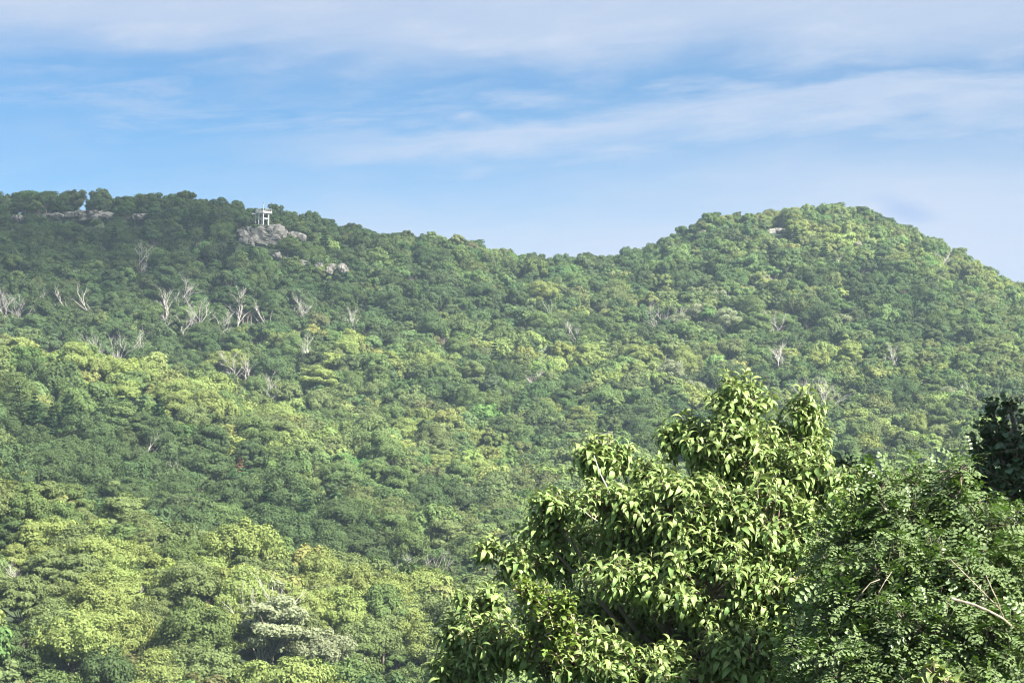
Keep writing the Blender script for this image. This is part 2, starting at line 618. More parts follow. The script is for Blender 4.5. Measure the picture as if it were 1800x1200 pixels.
def dead_tree(T, seed, spread=0.55, levels=4, stems=1, thick=1.0, bend=0.0):
    r = random.Random(seed)
    trunk, limbs = Build(), Build()

    def grow(p, d, L, rad, lev):
        pts, cur, dr = [p.copy()], p.copy(), d.copy()
        n = 5
        for _ in range(n):
            dr = unit(dr + np.array([r.gauss(0, .16), r.gauss(0, .16), r.gauss(0.03, .10)]))
            cur = cur + dr * L / n
            pts.append(cur.copy())
        (trunk if lev == 0 else limbs).tube(pts, np.linspace(rad, rad * (0.45 if lev < levels else 0.25), n + 1), 6 if lev < 2 else 4)
        if lev < levels:
            for _ in range(r.choice((3, 4, 4)) if lev else 6):
                k = r.randint(2, n)
                a = r.uniform(0, 6.283)
                nd = unit(dr * r.uniform(0.7, 1.1) + np.array([math.cos(a), math.sin(a), r.uniform(-.1, .5)]) * spread * r.uniform(.8, 1.5))
                grow(pts[k], nd, L * r.uniform(.42, .68), rad * 0.5, lev + 1)

    for s in range(stems):
        a = s * 6.283 / max(1, stems) + r.uniform(-.4, .4)
        lean = 0.0 if stems == 1 else r.uniform(0.12, 0.5)
        d = unit(np.array([math.cos(a) * lean + bend, math.sin(a) * lean, 1.0]))
        grow(np.array([0., 0., -0.8]) if stems == 1 else np.array([math.cos(a) * .3, math.sin(a) * .3, -0.5]),
             d, T * (0.62 if stems == 1 else 0.75), 0.0115 * T * thick, 0 if stems == 1 else 1)
        if stems > 1:
            trunk.tube([[0, 0, -0.9], [0, 0, .3], [math.cos(a) * .3, math.sin(a) * .3, .5]], [.4, .35, .25], 6)
    return trunk, limbs


HI, LO, PINES = [], [], []
for k in range(10):
    R = rng.uniform(3.3, 4.9)
    c, t = broadleaf(R, R * rng.uniform(0.75, 1.25), 12.0, int(rng.integers(44, 76)), 18000, 0.26, rng.uniform(0.5, 0.85))
    HI.append((c.mesh('crown', CROWN_MAT['mid green']), t.mesh('trunk', BARK), R))
SRC = bpy.data.collections.new('forest_sources')
for k in range(12):
    R = rng.uniform(3.1, 5.0)
    c, t = broadleaf(R, R * rng.uniform(0.75, 1.25), 12.0, int(rng.integers(24, 40)), 5000, 0.48, rng.uniform(0.65, 0.95))
    nq = sum(len(x) for x in c.q)
    nv = c.nv
    tv, tq, tt = np.vstack(t.v), np.vstack(t.q), np.vstack(t.t)
    me = new_mesh('tree_source', np.vstack([np.vstack(c.v), tv]), [np.vstack([np.vstack(c.q), tq + nv]), tt + nv], [FOREST_MAT, BARK], False,
                  np.concatenate([np.zeros(nq), np.ones(len(tq) + len(tt))]))
    o = bpy.data.objects.new('tree_source_%02d' % k, me)
    SRC.objects.link(o)
    LO.append(R)
for k in range(5):
    R, T = rng.uniform(2.3, 3.4), rng.uniform(12.5, 15.5)
    c, t = pine(R, T, 4600, 0.5)
    PINES.append((c.mesh('crown', NEEDLE_MAT), t.mesh('trunk', BARK), R, T))

# ------------------------------------------------------------------ where the trees of the slopes stand
# bare rock: px, py (centre), width px, height px, forward distance or None, label
ROCKS = [
    (466, 412, 92, 42, 838, 'large domed grey granite outcrop directly below the white lookout tower'),
    (433, 424, 34, 40, 834, 'steep grey rock shoulder at the lower left of the tower outcrop'),
    (520, 414, 38, 18, 838, 'low grey rock ledge right of the domed tower outcrop'),
    (486, 449, 22, 14, 812, 'small pale rock patch in the trees below the tower outcrop'),
    (506, 456, 26, 12, 806, 'flat pale rock step left of the cream boulders'),
    (534, 461, 20, 14, 802, 'round pale rock between the rock step and the cream boulders'),
    (562, 467, 20, 26, 797, 'upright cream boulder, leftmost of the three bright ones'),
    (582, 470, 14, 20, 794, 'narrow cream boulder in the middle of the three bright ones'),
    (602, 469, 18, 20, 794, 'smooth cream boulder, rightmost of the three bright ones'),
    (95, 380, 48, 11, 850, 'long low rock ledge under the ridge trees near the left edge'),
    (160, 378, 78, 17, 850, 'broad grey rock slab in the treeless gap of the ridge'),
    (245, 380, 40, 11, 849, 'grey rock band below the ridge trees right of the gap'),
    (30, 383, 36, 12, 849, 'small rock ledge farthest to the left on the ridge'),
    (1368, 411, 46, 20, 1000, 'pale domed rock showing through trees on the rounded summit'),
]
SPECIAL = [   # px, py of the crown, crown radius px, tint, words
    (478, 1128, 74, 'pale silvery green', 'broad pale silvery-leaved tree below the fan-shaped dead tree'),
    (572, 1150, 46, 'pale silvery green', 'smaller pale silvery tree right of the broad silvery one'),
    (215, 1052, 48, 'yellow-green', 'domed bright yellow-green tree left of and below the fan-shaped dead tree'),
    (38, 1186, 34, 'straw yellow', 'straw yellow tree cut off at the bottom left corner'),
    (1228, 562, 26, 'pale silvery green', 'pale silvery tree on the far slope, middle of three below the rounded summit'),
    (1190, 572, 18, 'pale silvery green', 'pale silvery tree on the far slope, left one of three below the rounded summit'),
    (1274, 576, 22, 'pale silvery green', 'pale silvery tree on the far slope, right one of three below the rounded summit'),
    (1180, 664, 26, 'pale silvery green', 'whitish tree just left of the top of the large near tree'),
    (1222, 684, 18, 'pale silvery green', 'small whitish tree touching the left of the near tree top'),
    (1040, 690, 17, 'straw yellow', 'small straw yellow tree above the left tops of the large near tree'),
    (960, 722, 20, 'yellow-green', 'rounded yellow-green tree left of the small straw yellow tree'),
    (1668, 700, 20, 'pale silvery green', 'whitish-topped tree left of the dark shaded near tree'),
    (560, 680, 34, 'yellow-green', 'light yellow-green tree on the middle spur crest right of the dead snags'),
    (398, 655, 30, 'yellow-green', 'light yellow-green tree on the middle spur crest left of the dead snags'),
    (372, 985, 34, 'yellow-green', 'bright yellow-green tree above and left of the fan-shaped dead tree'),
    (620, 1060, 34, 'yellow-green', 'bright yellow-green tree right of the fan-shaped dead tree'),
    (655, 1130, 46, 'olive green', 'wide olive tree between silvery tree and large near tree'),
    (230, 1000, 30, 'dark green', 'small dark green tree above the domed bright yellow-green tree'),
]
PINE_AT = [(490, 885), (470, 905), (510, 915), (535, 920), (435, 895), (250, 745), (215, 740), (180, 750), (280, 760), (120, 735), (90, 745), (60, 755), (150, 725),
           (310, 352), (300, 385), (325, 395), (345, 400), (372, 400), (360, 430), (385, 440), (405, 455), (330, 430), (300, 440), (415, 470), (440, 465), (283, 420),
           (610, 400), (570, 440), (625, 440), (1465, 470), (1480, 495), (1450, 455), (1400, 430), (1345, 440), (1360, 450), (1310, 410), (1540, 470),
           (1500, 520), (1610, 540), (30, 740), (255, 420), (230, 400), (200, 430), (160, 440), (540, 500), (575, 520), (700, 690), (870, 640), (1010, 500)]
BROWN_PINE = [(422, 818, 'tan dying conifer among green trees on the left slope'), (1590, 522, 'rusty brown conifer on the right flank of the rounded summit')]
DEAD = [      # px, py (middle), height px, kind, words
    (240, 445, 58, 1, 'large grey dead tree with spreading limbs below the left ridge'),
    (168, 512, 62, 3, 'tall thin grey snag left of the dead tree group'),
    (292, 522, 70, 2, 'tall crooked dead tree at the left of the dead tree group'),
    (322, 508, 48, 0, 'twiggy grey dead tree between the crooked and the white ones'),
    (350, 540, 66, 1, 'bright white wide-branched dead tree in the middle of the group'),
    (416, 516, 72, 2, 'tall forked dead tree at the right of the dead tree group'),
    (36, 538, 36, 4, 'wide brush-like grey dead tree near the left edge'),
    (14, 530, 40, 0, 'bare grey tree cut by the left edge'),
    (538, 545, 40, 0, 'many-branched grey dead tree right of the dead tree group'),
    (623, 560, 36, 2, 'small white forked dead tree right of the many-branched one'),
    (475, 542, 28, 3, 'short bent white snag under the bare rocks'),
    (498, 560, 34, 3, 'straight white snag without branches below the rocks'),
    (128, 520, 36, 3, 'thin grey snag left of the tall thin snag'),
    (318, 565, 30, 1, 'low white dead branches left below the bright white dead tree'),
    (272, 566, 28, 3, 'short white stub left below the crooked dead tree'),
    (384, 562, 26, 1, 'low white dead branches right below the bright white dead tree'),
    (530, 612, 36, 2, 'white dead tree leaning in the dark gully'),
    (413, 638, 34, 1, 'white dead tree in the gully above the middle spur'),
    (442, 645, 30, 2, 'small dead tree beside the one in the gully'),
    (478, 674, 32, 2, 'white dead snag at the foot of the gully'),
    (211, 610, 50, 4, 'tan twiggy dead tree on the crest of the middle spur'),
    (1020, 582, 32, 0, 'grey dead tree in the middle of the saddle slope'),
    (955, 540, 26, 3, 'thin snag below the saddle'),
    (1160, 552, 24, 4, 'small brush-like dead tree on the slope left of the rounded summit'),
    (1488, 455, 42, 3, 'white dead trunk on the rounded summit slope beside conifers'),
    (1654, 455, 24, 1, 'grey dead tree near the right skyline'),
    (1368, 562, 26, 1, 'dead tree below the summit rock'),
    (1366, 618, 34, 0, 'grey dead tree above the forked near tree top'),
    (1572, 622, 30, 2, 'white dead tree on the lower right slope'),
    (1445, 688, 52, 4, 'pinkish brush-like dead tree behind the large near tree'),
    (1712, 680, 30, 3, 'white snag left of the dark shaded near tree'),
    (460, 1034, 52, 5, 'white fan-shaped dead tree in the near forest'),
    (60, 985, 46, 0, 'dead tree with leaning white limbs near the left edge'),
    (240, 1016, 28, 2, 'small leaning dead limb above the domed yellow-green tree'),
    (732, 976, 38, 4, 'grey bare tree left of the large near tree'),
    (245, 752, 40, 3, 'broken white snag on the middle slope'),
    (280, 800, 34, 3, 'thin white snag right of the broken white snag'),
    (934, 665, 30, 0, 'dead tree in the shade gap left of the small straw yellow tree'),
    (150, 862, 26, 3, 'thin white snag on the crest of the near spur'),
]


def tree_field():
    pts = []
    y = 205.0
    while y < 1170:
        sp = 5.3 if y < 420 else 6.0
        w0, w1 = (-430 - 900) / F * y, (2230 - 900) / F * y
        n = int((w1 - w0) / sp)
        xs = w0 + (np.arange(n) + rng.uniform(0, 1)) * sp + rng.uniform(-0.42, 0.42, n) * sp
        ys = y + rng.uniform(-0.45, 0.45, n) * sp
        pts.append(np.stack([xs, ys], -1))
        y += sp * 0.92
    ext = []
    for off in (-16, -6, 4, 14):                        # the ridge line carries a closed row of trees
        u = np.arange(-430, 2230, 27.0) + rng.uniform(-12, 12, len(np.arange(-430, 2230, 27.0)))
        d = curve(RIDGE_D, u) + off + rng.uniform(-4, 4, len(u))
        ext.append(np.stack([(u - 900) / F * d, d], -1))
    n_grid = sum(len(q) for q in pts)
    p = np.vstack(pts + ext)
    z = ground(p[:, 0], p[:, 1])
    P = np.column_stack([p, z - 0.3])
    sc = np.clip(rng.normal(0.83, 0.17, len(P)), 0.5, 1.25) * np.where(P[:, 1] < 420, 0.88, 1.0)
    # trees on the ridge line are smaller and wind-shaped
    u = 900 + F * P[:, 0] / P[:, 1]
    rd = curve(RIDGE_D, u)
    top = np.clip(1 - np.abs(P[:, 1] - rd) / 45, 0, 1)
    sc *= 1 - 0.22 * top
    sc = np.where(top > 0.3, np.minimum(sc, 0.9), sc)
    sc[n_grid:] = rng.uniform(0.72, 1.0, len(P) - n_grid) + 0.1 * (u[n_grid:] < 330)
    P[n_grid:, 2] -= rng.uniform(0.8, 3.2, len(P) - n_grid) * (u[n_grid:] > 330) + 0.8
    return P, sc, u, rd


P, SC, UU, RD = tree_field()
keep = P[:, 1] < RD + 90
# the treeless gap in the ridge on the left
gap = (np.abs(UU - 141) < 13) & (np.abs(P[:, 1] - RD) < 45)
keep &= ~gap
# keep what would hide the rocks and the lookout tower out
TOWER_D, TOWER_PX = 846.0, 463.5


def clear_front(px, py, rx, ry, D, pad=8, back=12):
    global keep
    top = P.copy()
    top[:, 2] += 7 * SC
    a, b, f = pix(top)
    rad = 4.0 * SC * F / f
    hit = (np.abs(a - px) < rx + rad * 0.45) & (b - rad < py + ry) & (b + rad * 2.0 > py - ry) & (P[:, 1] < D + back) & (P[:, 1] > D - 130)
    keep &= ~hit


for (rx, ry, w, h, D, lab) in ROCKS:
    clear_front(rx, ry - (h * 0.2 if w < 30 else 0), w * (0.42 if D > 845 else 0.3), h * (0.1 if w < 30 else 0.36), D, back=4)
clear_front(464, 382, 20, 12, TOWER_D, back=8)
P, SC, UU, RD = P[keep], SC[keep], UU[keep], RD[keep]

# patches of kinds of tree: colour follows broad patches and chance
pn = np.array([noise.noise(Vector((x * 0.011, y * 0.014, 3.1))) for x, y in P[:, :2]])
pn2 = np.array([noise.noise(Vector((x * 0.03, y * 0.035, 9.7))) for x, y in P[:, :2]])
score = pn * 0.9 + pn2 * 0.7 + rng.normal(0, 0.30, len(P))
# sunlit spur crests and shaded gullies and ridge are put into the tree tints
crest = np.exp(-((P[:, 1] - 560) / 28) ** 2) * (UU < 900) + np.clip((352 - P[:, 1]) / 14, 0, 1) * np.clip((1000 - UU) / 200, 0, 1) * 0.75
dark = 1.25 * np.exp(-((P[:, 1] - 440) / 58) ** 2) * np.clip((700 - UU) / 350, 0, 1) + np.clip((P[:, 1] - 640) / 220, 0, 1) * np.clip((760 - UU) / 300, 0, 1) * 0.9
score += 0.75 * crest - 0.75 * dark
KINDS = np.array(['dark green', 'mid green', 'olive green', 'yellow-green', 'pale silvery green'])
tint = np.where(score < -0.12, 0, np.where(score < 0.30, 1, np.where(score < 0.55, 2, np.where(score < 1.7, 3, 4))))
tint = np.where(rng.random(len(P)) < 0.006, 4, tint)

# placed trees replace those that stand in the same spot
placed_xy = []


def spot(px, py, lift=8.0):
    p = canopy_hit(px, py, lift)
    placed_xy.append(p[:2])
    return p


special = [(spot(px, py, 7.0), r, t, lab) for px, py, r, t, lab in SPECIAL]
pines = [(spot(px, py, 8.0), px, py) for px, py in PINE_AT]
brown = [(spot(px, py, 8.0), px, py, lab) for px, py, lab in BROWN_PINE]
dead = [(spot(px, py + h * 0.3, 9.5), px, py, h, k, lab) for px, py, h, k, lab in DEAD]
XY = np.array(placed_xy)
d2 = ((P[:, None, :2] - XY[None]) ** 2).sum(-1).min(1)
far_enough = d2 > 3.0 ** 2
for p, r, t, lab in special:
    rm = r * p[1] / F
    far_enough &= ((P[:, :2] - p[:2]) ** 2).sum(-1) > (rm * 0.85) ** 2
    q = p[:2] * (1 - (rm + 2.0) / p[1])
    far_enough &= ((P[:, :2] - q) ** 2).sum(-1) > (rm * 0.7) ** 2
# open the view onto each dead tree: nothing tall close in front of it
front = np.zeros(len(P), bool)
for p, px, py, h, k, lab in dead:
    if p[1] < 420:
        continue
    q = p[:2] * (1 - 6.5 / p[1])
    front |= ((P[:, :2] - q) ** 2).sum(-1) < 4.5 ** 2
SC = np.where(front, SC * 0.8, SC)
P, SC, UU, tint = P[far_enough], SC[far_enough], UU[far_enough], tint[far_enough]
N = len(P)
VAR_HI, VAR_LO = rng.integers(0, len(HI), N), rng.integers(0, len(LO), N)
ROT = rng.uniform(0, 6.283, N)

# which crowns show largest: paint discs far to near
NEAR_SHAPES = [(1300, 760, 120, 110), (1240, 880, 270, 90), (1230, 1000, 330, 120), (1180, 1120, 400, 120), (1415, 740, 55, 60), (1050, 820, 80, 70), (890, 1040, 120, 90), (1650, 1020, 200, 220), (1760, 780, 70, 100)]
buf = np.full((600, 900), -1, np.int32)
cc = P.copy()
cc[:, 2] += 7.6 * SC
px_, py_, f_ = pix(cc)
rad_ = 4.2 * SC * F / f_
for i in np.argsort(-f_):
    r = rad_[i] / 2
    x0, x1, y0, y1 = int(px_[i] / 2 - r), int(px_[i] / 2 + r) + 1, int(py_[i] / 2 - r), int(py_[i] / 2 + r) + 1
    x0, x1, y0, y1 = max(x0, 0), min(x1, 900), max(y0, 0), min(y1, 600)
    if x0 >= x1 or y0 >= y1:
        continue
    yy, xx = np.ogrid[y0:y1, x0:x1]
    mk = (xx - px_[i] / 2) ** 2 + (yy - py_[i] / 2) ** 2 < r * r
    buf[y0:y1, x0:x1][mk] = i
for a, b, c, d in NEAR_SHAPES:
    yy, xx = np.ogrid[0:600, 0:900]
    buf[((xx - a / 2) / (c / 2)) ** 2 + ((yy - b / 2) / (d / 2)) ** 2 < 1] = -1
area = np.bincount(buf[buf >= 0], minlength=N)
order = np.argsort(-area)
SINGLE = order[:280]
is_single = np.zeros(N, bool)
is_single[SINGLE] = True


def ordinal(n):
    return {1: 'first', 2: 'second', 3: 'third', 4: 'fourth', 5: 'fifth', 6: 'sixth', 7: 'seventh', 8: 'eighth', 9: 'ninth', 10: 'tenth',
            11: 'eleventh', 12: 'twelfth'}.get(n, '%dth' % n)


ZONES = [   # x0, x1, y0, y1, words: where on the slopes, by landmarks
    (-999, 130, 1120, 1400, 'in the bottom left corner'),
    (130, 300, 1120, 1400, 'at the bottom below the domed bright tree'),
    (300, 450, 1120, 1400, 'at the bottom left of the broad silvery tree'),
    (450, 650, 1120, 1400, 'at the bottom around the broad silvery tree'),
    (650, 2800, 1120, 1400, 'at the bottom beside the large near tree'),
    (-999, 130, 1020, 1120, 'below the leaning dead limbs'),
    (130, 330, 1020, 1120, 'around the domed bright tree'),
    (330, 560, 1020, 1120, 'around the fan-shaped dead tree'),
    (560, 2800, 1020, 1120, 'between fan-shaped dead tree and large near tree'),
    (-999, 130, 920, 1020, 'among the leaning dead limbs'),
    (130, 330, 920, 1020, 'above the domed bright tree'),
    (330, 560, 920, 1020, 'above the fan-shaped dead tree'),
    (560, 760, 920, 1020, 'around the bare grey tree of the near slope'),
    (760, 2800, 920, 1020, 'just left of the large near tree'),
    (-999, 150, 800, 920, 'on the near spur crest, left edge'),
    (150, 350, 800, 920, 'on the near spur crest below the tan conifer'),
    (350, 560, 800, 920, 'around the pine group behind the near spur'),
    (560, 2800, 800, 920, 'on the lower slope behind the near spur'),
    (-999, 250, 680, 800, 'in the dark gully behind the near spur'),
    (250, 560, 680, 800, 'right of the broken white snag'),
    (560, 900, 680, 800, 'on the middle slope below the saddle'),
    (900, 2800, 680, 800, 'beside the tops of the large near tree'),
    (-999, 450, -99, 680, 'on the middle spur crest at the left'),
    (450, 900, -99, 680, 'on the slope below the lookout tower'),
    (900, 2800, -99, 680, 'on the slope of the rounded summit'),
]


def zone(px, py):
    for x0, x1, y0, y1, wd in ZONES:
        if x0 <= px < x1 and y0 <= py < y1:
            return wd
    return 'on the wooded slope'


def place_tree(name, src, loc, scale, rz, mat, label, cat, group, zs=1.0):
    o = thing(name, label, cat, loc, rz, group)
    o.scale = (scale, scale, scale * zs)
    for nm, me in (('trunk', src[1]), ('crown', src[0])):
        c = link(nm, me, o)
        if nm == 'crown':
            c.material_slots[0].link = 'OBJECT'
            c.material_slots[0].material = mat
    return o


cells = {}
for i in SINGLE:
    cells.setdefault((KINDS[tint[i]], zone(px_[i], py_[i])), []).append(i)
for (tn, zn), idx in cells.items():
    idx.sort(key=lambda i: px_[i])
    for k, i in enumerate(idx):
        if len(idx) == 1:
            lab = 'only %s broadleaf tree %s' % (tn, zn)
        elif len(idx) == 2:
            lab = '%s of two %s trees %s' % (('left', 'right')[k], tn, zn)
        else:
            lab = '%s %s tree from the left %s' % (ordinal(k + 1), tn, zn)
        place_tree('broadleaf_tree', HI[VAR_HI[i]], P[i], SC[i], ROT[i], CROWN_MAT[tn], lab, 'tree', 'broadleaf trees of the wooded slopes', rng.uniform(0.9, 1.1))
for p, r, t, lab in special:
    s = r * p[1] / F / 4.3
    place_tree('broadleaf_tree', HI[int(rng.integers(0, len(HI)))], p - np.array([0, 0, .3]), s, rng.uniform(0, 6), CROWN_MAT[t], lab, 'tree', 'broadleaf trees of the wooded slopes', min(1.0, 1.15 / s))


def pine_zone(px, py):
    if py > 860: return 'in the pine group behind the near spur'
    if py > 700 and px < 320: return 'in the dark gully behind the near spur'
    if px < 270 and py < 480: return 'below the left ridge rocks'
    if px < 450 and py < 480: return 'in the dark stand left of the lookout tower'
    if px < 640 and py < 480: return 'on the ridge slope right of the lookout tower'
    if px > 1420: return 'beside the white dead trunk on the rounded summit'
    if px > 1250: return 'around the summit rock'
    return 'alone among broadleaf trees below the saddle'


pc = {}
for p, px, py in pines:
    pc.setdefault(pine_zone(px, py), []).append((px, py, p))
for zn, lst in pc.items():
    lst.sort(key=lambda e: (e[0], e[1]))
    for k, (px, py, p) in enumerate(lst):
        lab = '%s conifer from the left %s' % (ordinal(k + 1), zn) if len(lst) > 1 else 'only layered conifer ' + zn
        place_tree('pine_tree', PINES[int(rng.integers(0, 5))], p - np.array([0, 0, .3]), rng.uniform(0.92, 1.18) * (0.62 if (px, py) in ((310, 352), (610, 400)) else 1.0), rng.uniform(0, 6), NEEDLE_PALE if rng.random() < 0.3 else NEEDLE_MAT, lab, 'conifer', 'layered conifers of the slopes')
for p, px, py, lab in brown:
    place_tree('pine_tree', PINES[1], p, 0.72, 1.0, NEEDLE_BROWN, lab, 'conifer', 'layered conifers of the slopes')

DEAD_SRC = []
for k, kw in enumerate([dict(T=12, seed=3, spread=0.55, levels=4), dict(T=12, seed=8, spread=0.7, levels=4, thick=1.15), dict(T=12, seed=21, spread=0.42, levels=4, thick=1.05, bend=0.12),
                        dict(T=12, seed=5, spread=0.3, levels=2, thick=1.0, bend=-0.05), dict(T=12, seed=14, stems=5, spread=0.5, levels=4, thick=0.75),
                        dict(T=12, seed=31, stems=8, spread=0.22, levels=3, thick=0.9)]):
    a, b = dead_tree(**kw)
    DEAD_SRC.append((a.mesh('trunk', DEADWOOD), b.mesh('branches', DEADWOOD)))
for p, px, py, h, k, lab in dead:
    o = thing('dead_tree', lab, 'dead tree', p, rng.uniform(0, 6.28) if k != 5 else 0.4, 'bare dead trees on the slopes')
    top = at(px, py - h / 2, p[1])[2]
    s = np.clip((top - p[2]) / 11.6, 0.7, 1.35)
    if p[1] < 620:
        s *= 0.8
    o.scale = (s, s, s)
    link('trunk', DEAD_SRC[k][0], o)
    link('branch', DEAD_SRC[k][1], o)


# the rest of the forest: far too many to count, one object
def build_forest():
    m = ~is_single
    pts = P[m]
    me = bpy.data.meshes.new('forest')
    me.vertices.add(len(pts))
    me.vertices.foreach_set('co', pts.astype(np.float32).ravel())
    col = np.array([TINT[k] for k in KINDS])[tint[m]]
    col = col * rng.uniform(0.82, 1.2, (len(pts), 1)) * (1 + rng.normal(0, 0.05, (len(pts), 3)))
    sc = np.stack([SC[m], SC[m], SC[m] * rng.uniform(0.88, 1.12, m.sum())], -1)
    rot = np.stack([rng.normal(0, 0.05, m.sum()), rng.normal(0, 0.05, m.sum()), ROT[m]], -1)
    for nm, arr in (('tint', col), ('scl', sc), ('rot', rot)):
        a = me.attributes.new(nm, 'FLOAT_VECTOR', 'POINT')
        a.data.foreach_set('vector', np.ascontiguousarray(arr, np.float32).ravel())
    a = me.attributes.new('kind_index', 'INT', 'POINT')
    a.data.foreach_set('value', VAR_LO[m].astype(np.int32))
    me.update()
    o = link('forest', me)
    tag(o, 'dense green summer forest covering the mountain slopes and ridges', 'forest', kind='stuff')
    ng = bpy.data.node_groups.new('scatter trees', 'GeometryNodeTree')
    ng.interface.new_socket('Geometry', in_out='INPUT', socket_type='NodeSocketGeometry')
    ng.interface.new_socket('Geometry', in_out='OUTPUT', socket_type='NodeSocketGeometry')
    g = NT(ng)
    gi, go = g.n('NodeGroupInput'), g.n('NodeGroupOutput')
    ci = g.n('GeometryNodeCollectionInfo')
    ci.inputs[0].default_value = SRC
    ci.inputs['Separate Children'].default_value = True
    ci.inputs['Reset Children'].default_value = True
    ip = g.n('GeometryNodeInstanceOnPoints')
    ip.inputs['Pick Instance'].default_value = True

    def attr(nm, dt):
        nd = g.n('GeometryNodeInputNamedAttribute', data_type=dt)
        nd.inputs[0].default_value = nm
        return nd.outputs[0]
    g.link(gi.outputs[0], ip.inputs['Points'])
    g.link(ci.outputs[0], ip.inputs['Instance'])
    g.link(attr('kind_index', 'INT'), ip.inputs['Instance Index'])
    g.link(attr('rot', 'FLOAT_VECTOR'), ip.inputs['Rotation'])
    g.link(attr('scl', 'FLOAT_VECTOR'), ip.inputs['Scale'])
    g.link(ip.outputs[0], go.inputs[0])
    md = o.modifiers.new('scatter', 'NODES')
    md.node_group = ng


build_forest()

# ------------------------------------------------------------------ rocks on the ridge
def build_rock(px, py, w, h, D, label, seed):
    c = at(px, py + h * 0.15, D)
    k = 1.1 if w > 30 else 0.85
    rx, rz = w * D / F / 2 * k, h * D / F / 2 * k
    ry = max(2.5, rx * 0.7)
    import bmesh
    bm = bmesh.new()
    bmesh.ops.create_icosphere(bm, subdivisions=5, radius=1.0)
    off = Vector((seed * 7.3, seed * 3.1, seed * 1.7))
    small = min(rx, rz)
    for v in bm.verts:
        sq = Vector([math.copysign(abs(k) ** 0.75, k) for k in v.co])
        p = Vector((sq.x * rx, sq.y * ry, sq.z * rz))
        q = p * (0.7 / (small + 1.2)) + off
        dist, pts = noise.voronoi(q * 1.1)
        d = 0.30 * noise.fractal(q, 1.0, 2.0, 4) + 0.16 * (dist[1] - dist[0]) + 0.10 * noise.noise(pts[0] * 3.7) - 0.06
        d -= 0.16 * (1 - abs(noise.noise(Vector((q.x * 2.2, q.y, q.z * 0.8)) * 1.5))) ** 8
        v.co = p * (1 + d)
        if v.co.z < 0:
            v.co.z *= 1.25
            v.co.x *= 1 + 0.12 * abs(v.co.z) / rz
    me = bpy.data.meshes.new('rock_outcrop')
    bm.to_mesh(me)
    bm.free()
    for pl in me.polygons:
        pl.use_smooth = False
    me.materials.append(ROCK)
    o = link('rock_outcrop', me, None, c)
    r = random.Random(seed)
    o.rotation_euler = (r.uniform(-.2, .2), r.uniform(-.35, .35) if w < 40 else r.uniform(-.06, .06), r.uniform(-.6, .6) if w < 40 else r.uniform(-.15, .15))
    tag(o, label, 'rock', 'bare rocks on the slopes')
    return o


for k, r in enumerate(ROCKS):
    build_rock(*r, k + 1)


# low scrub that grows on and in front of the rocks
def shrub(px, py, wpx, D, label, mat):
    p = at(px, py, D)
    r = wpx * D / F / 2
    c, t = broadleaf(r, r * 0.75, r * 1.7, 14, 900, 0.45)
    o = thing('shrub', label, 'shrub', p - np.array([0, 0, r]), 0, 'shrubs on the rocks')
    link('stem', t.mesh('stem', BARK), o)
    link('crown', c.mesh('crown', mat), o)


SHRUBS = [(449, 397, 12, 832, 'small green shrub at the left foot of the lookout tower', 'mid green'),
          (467, 398, 10, 834, 'small green shrub between the lookout tower columns', 'mid green'),
          (500, 424, 16, 826, 'rounded shrub on the right of the domed rock', 'olive green'),
          (511, 420, 18, 826, 'broad shrub growing on the right end of the domed rock', 'mid green'),
          (476, 434, 16, 822, 'dark shrub at the base of the domed rock', 'dark green'),
          (458, 440, 14, 820, 'dark shrub at the base of the rock, left of centre', 'dark green'),
          (424, 446, 14, 818, 'green shrub below the steep rock shoulder', 'mid green'),
          (200, 392, 16, 838, 'shrub below the broad ridge slab', 'dark green'),
          (120, 392, 16, 838, 'shrub below the long ridge ledge', 'dark green'),
          (165, 392, 14, 838, 'low shrub under the middle of the ridge slab', 'mid green'),
          (1352, 421, 20, 984, 'green shrub at the left foot of the summit rock', 'mid green'),
          (1370, 424, 22, 982, 'green shrub in front of the summit rock', 'olive green'),
          (1388, 421, 20, 984, 'green shrub at the right foot of the summit rock', 'mid green'),
          (1366, 432, 22, 974, 'lower green shrub in the clearing below the summit rock', 'mid green'),
          (410, 430, 18, 824, 'shrub at the far left foot of the steep rock shoulder', 'dark green'),
          (440, 444, 18, 818, 'shrub between the rock shoulder and the domed rock foot', 'mid green'),
          (410, 448, 18, 812, 'shrub in the clearing below the rock shoulder', 'mid green'),
          (430, 458, 18, 806, 'lowest shrub in the clearing below the rock shoulder', 'dark green'),
          (262, 392, 16, 836, 'shrub below the rock band on the ridge', 'mid green')]
for s in SHRUBS:
    shrub(s[0], s[1], s[2], s[3], s[4], CROWN_MAT[s[5]])


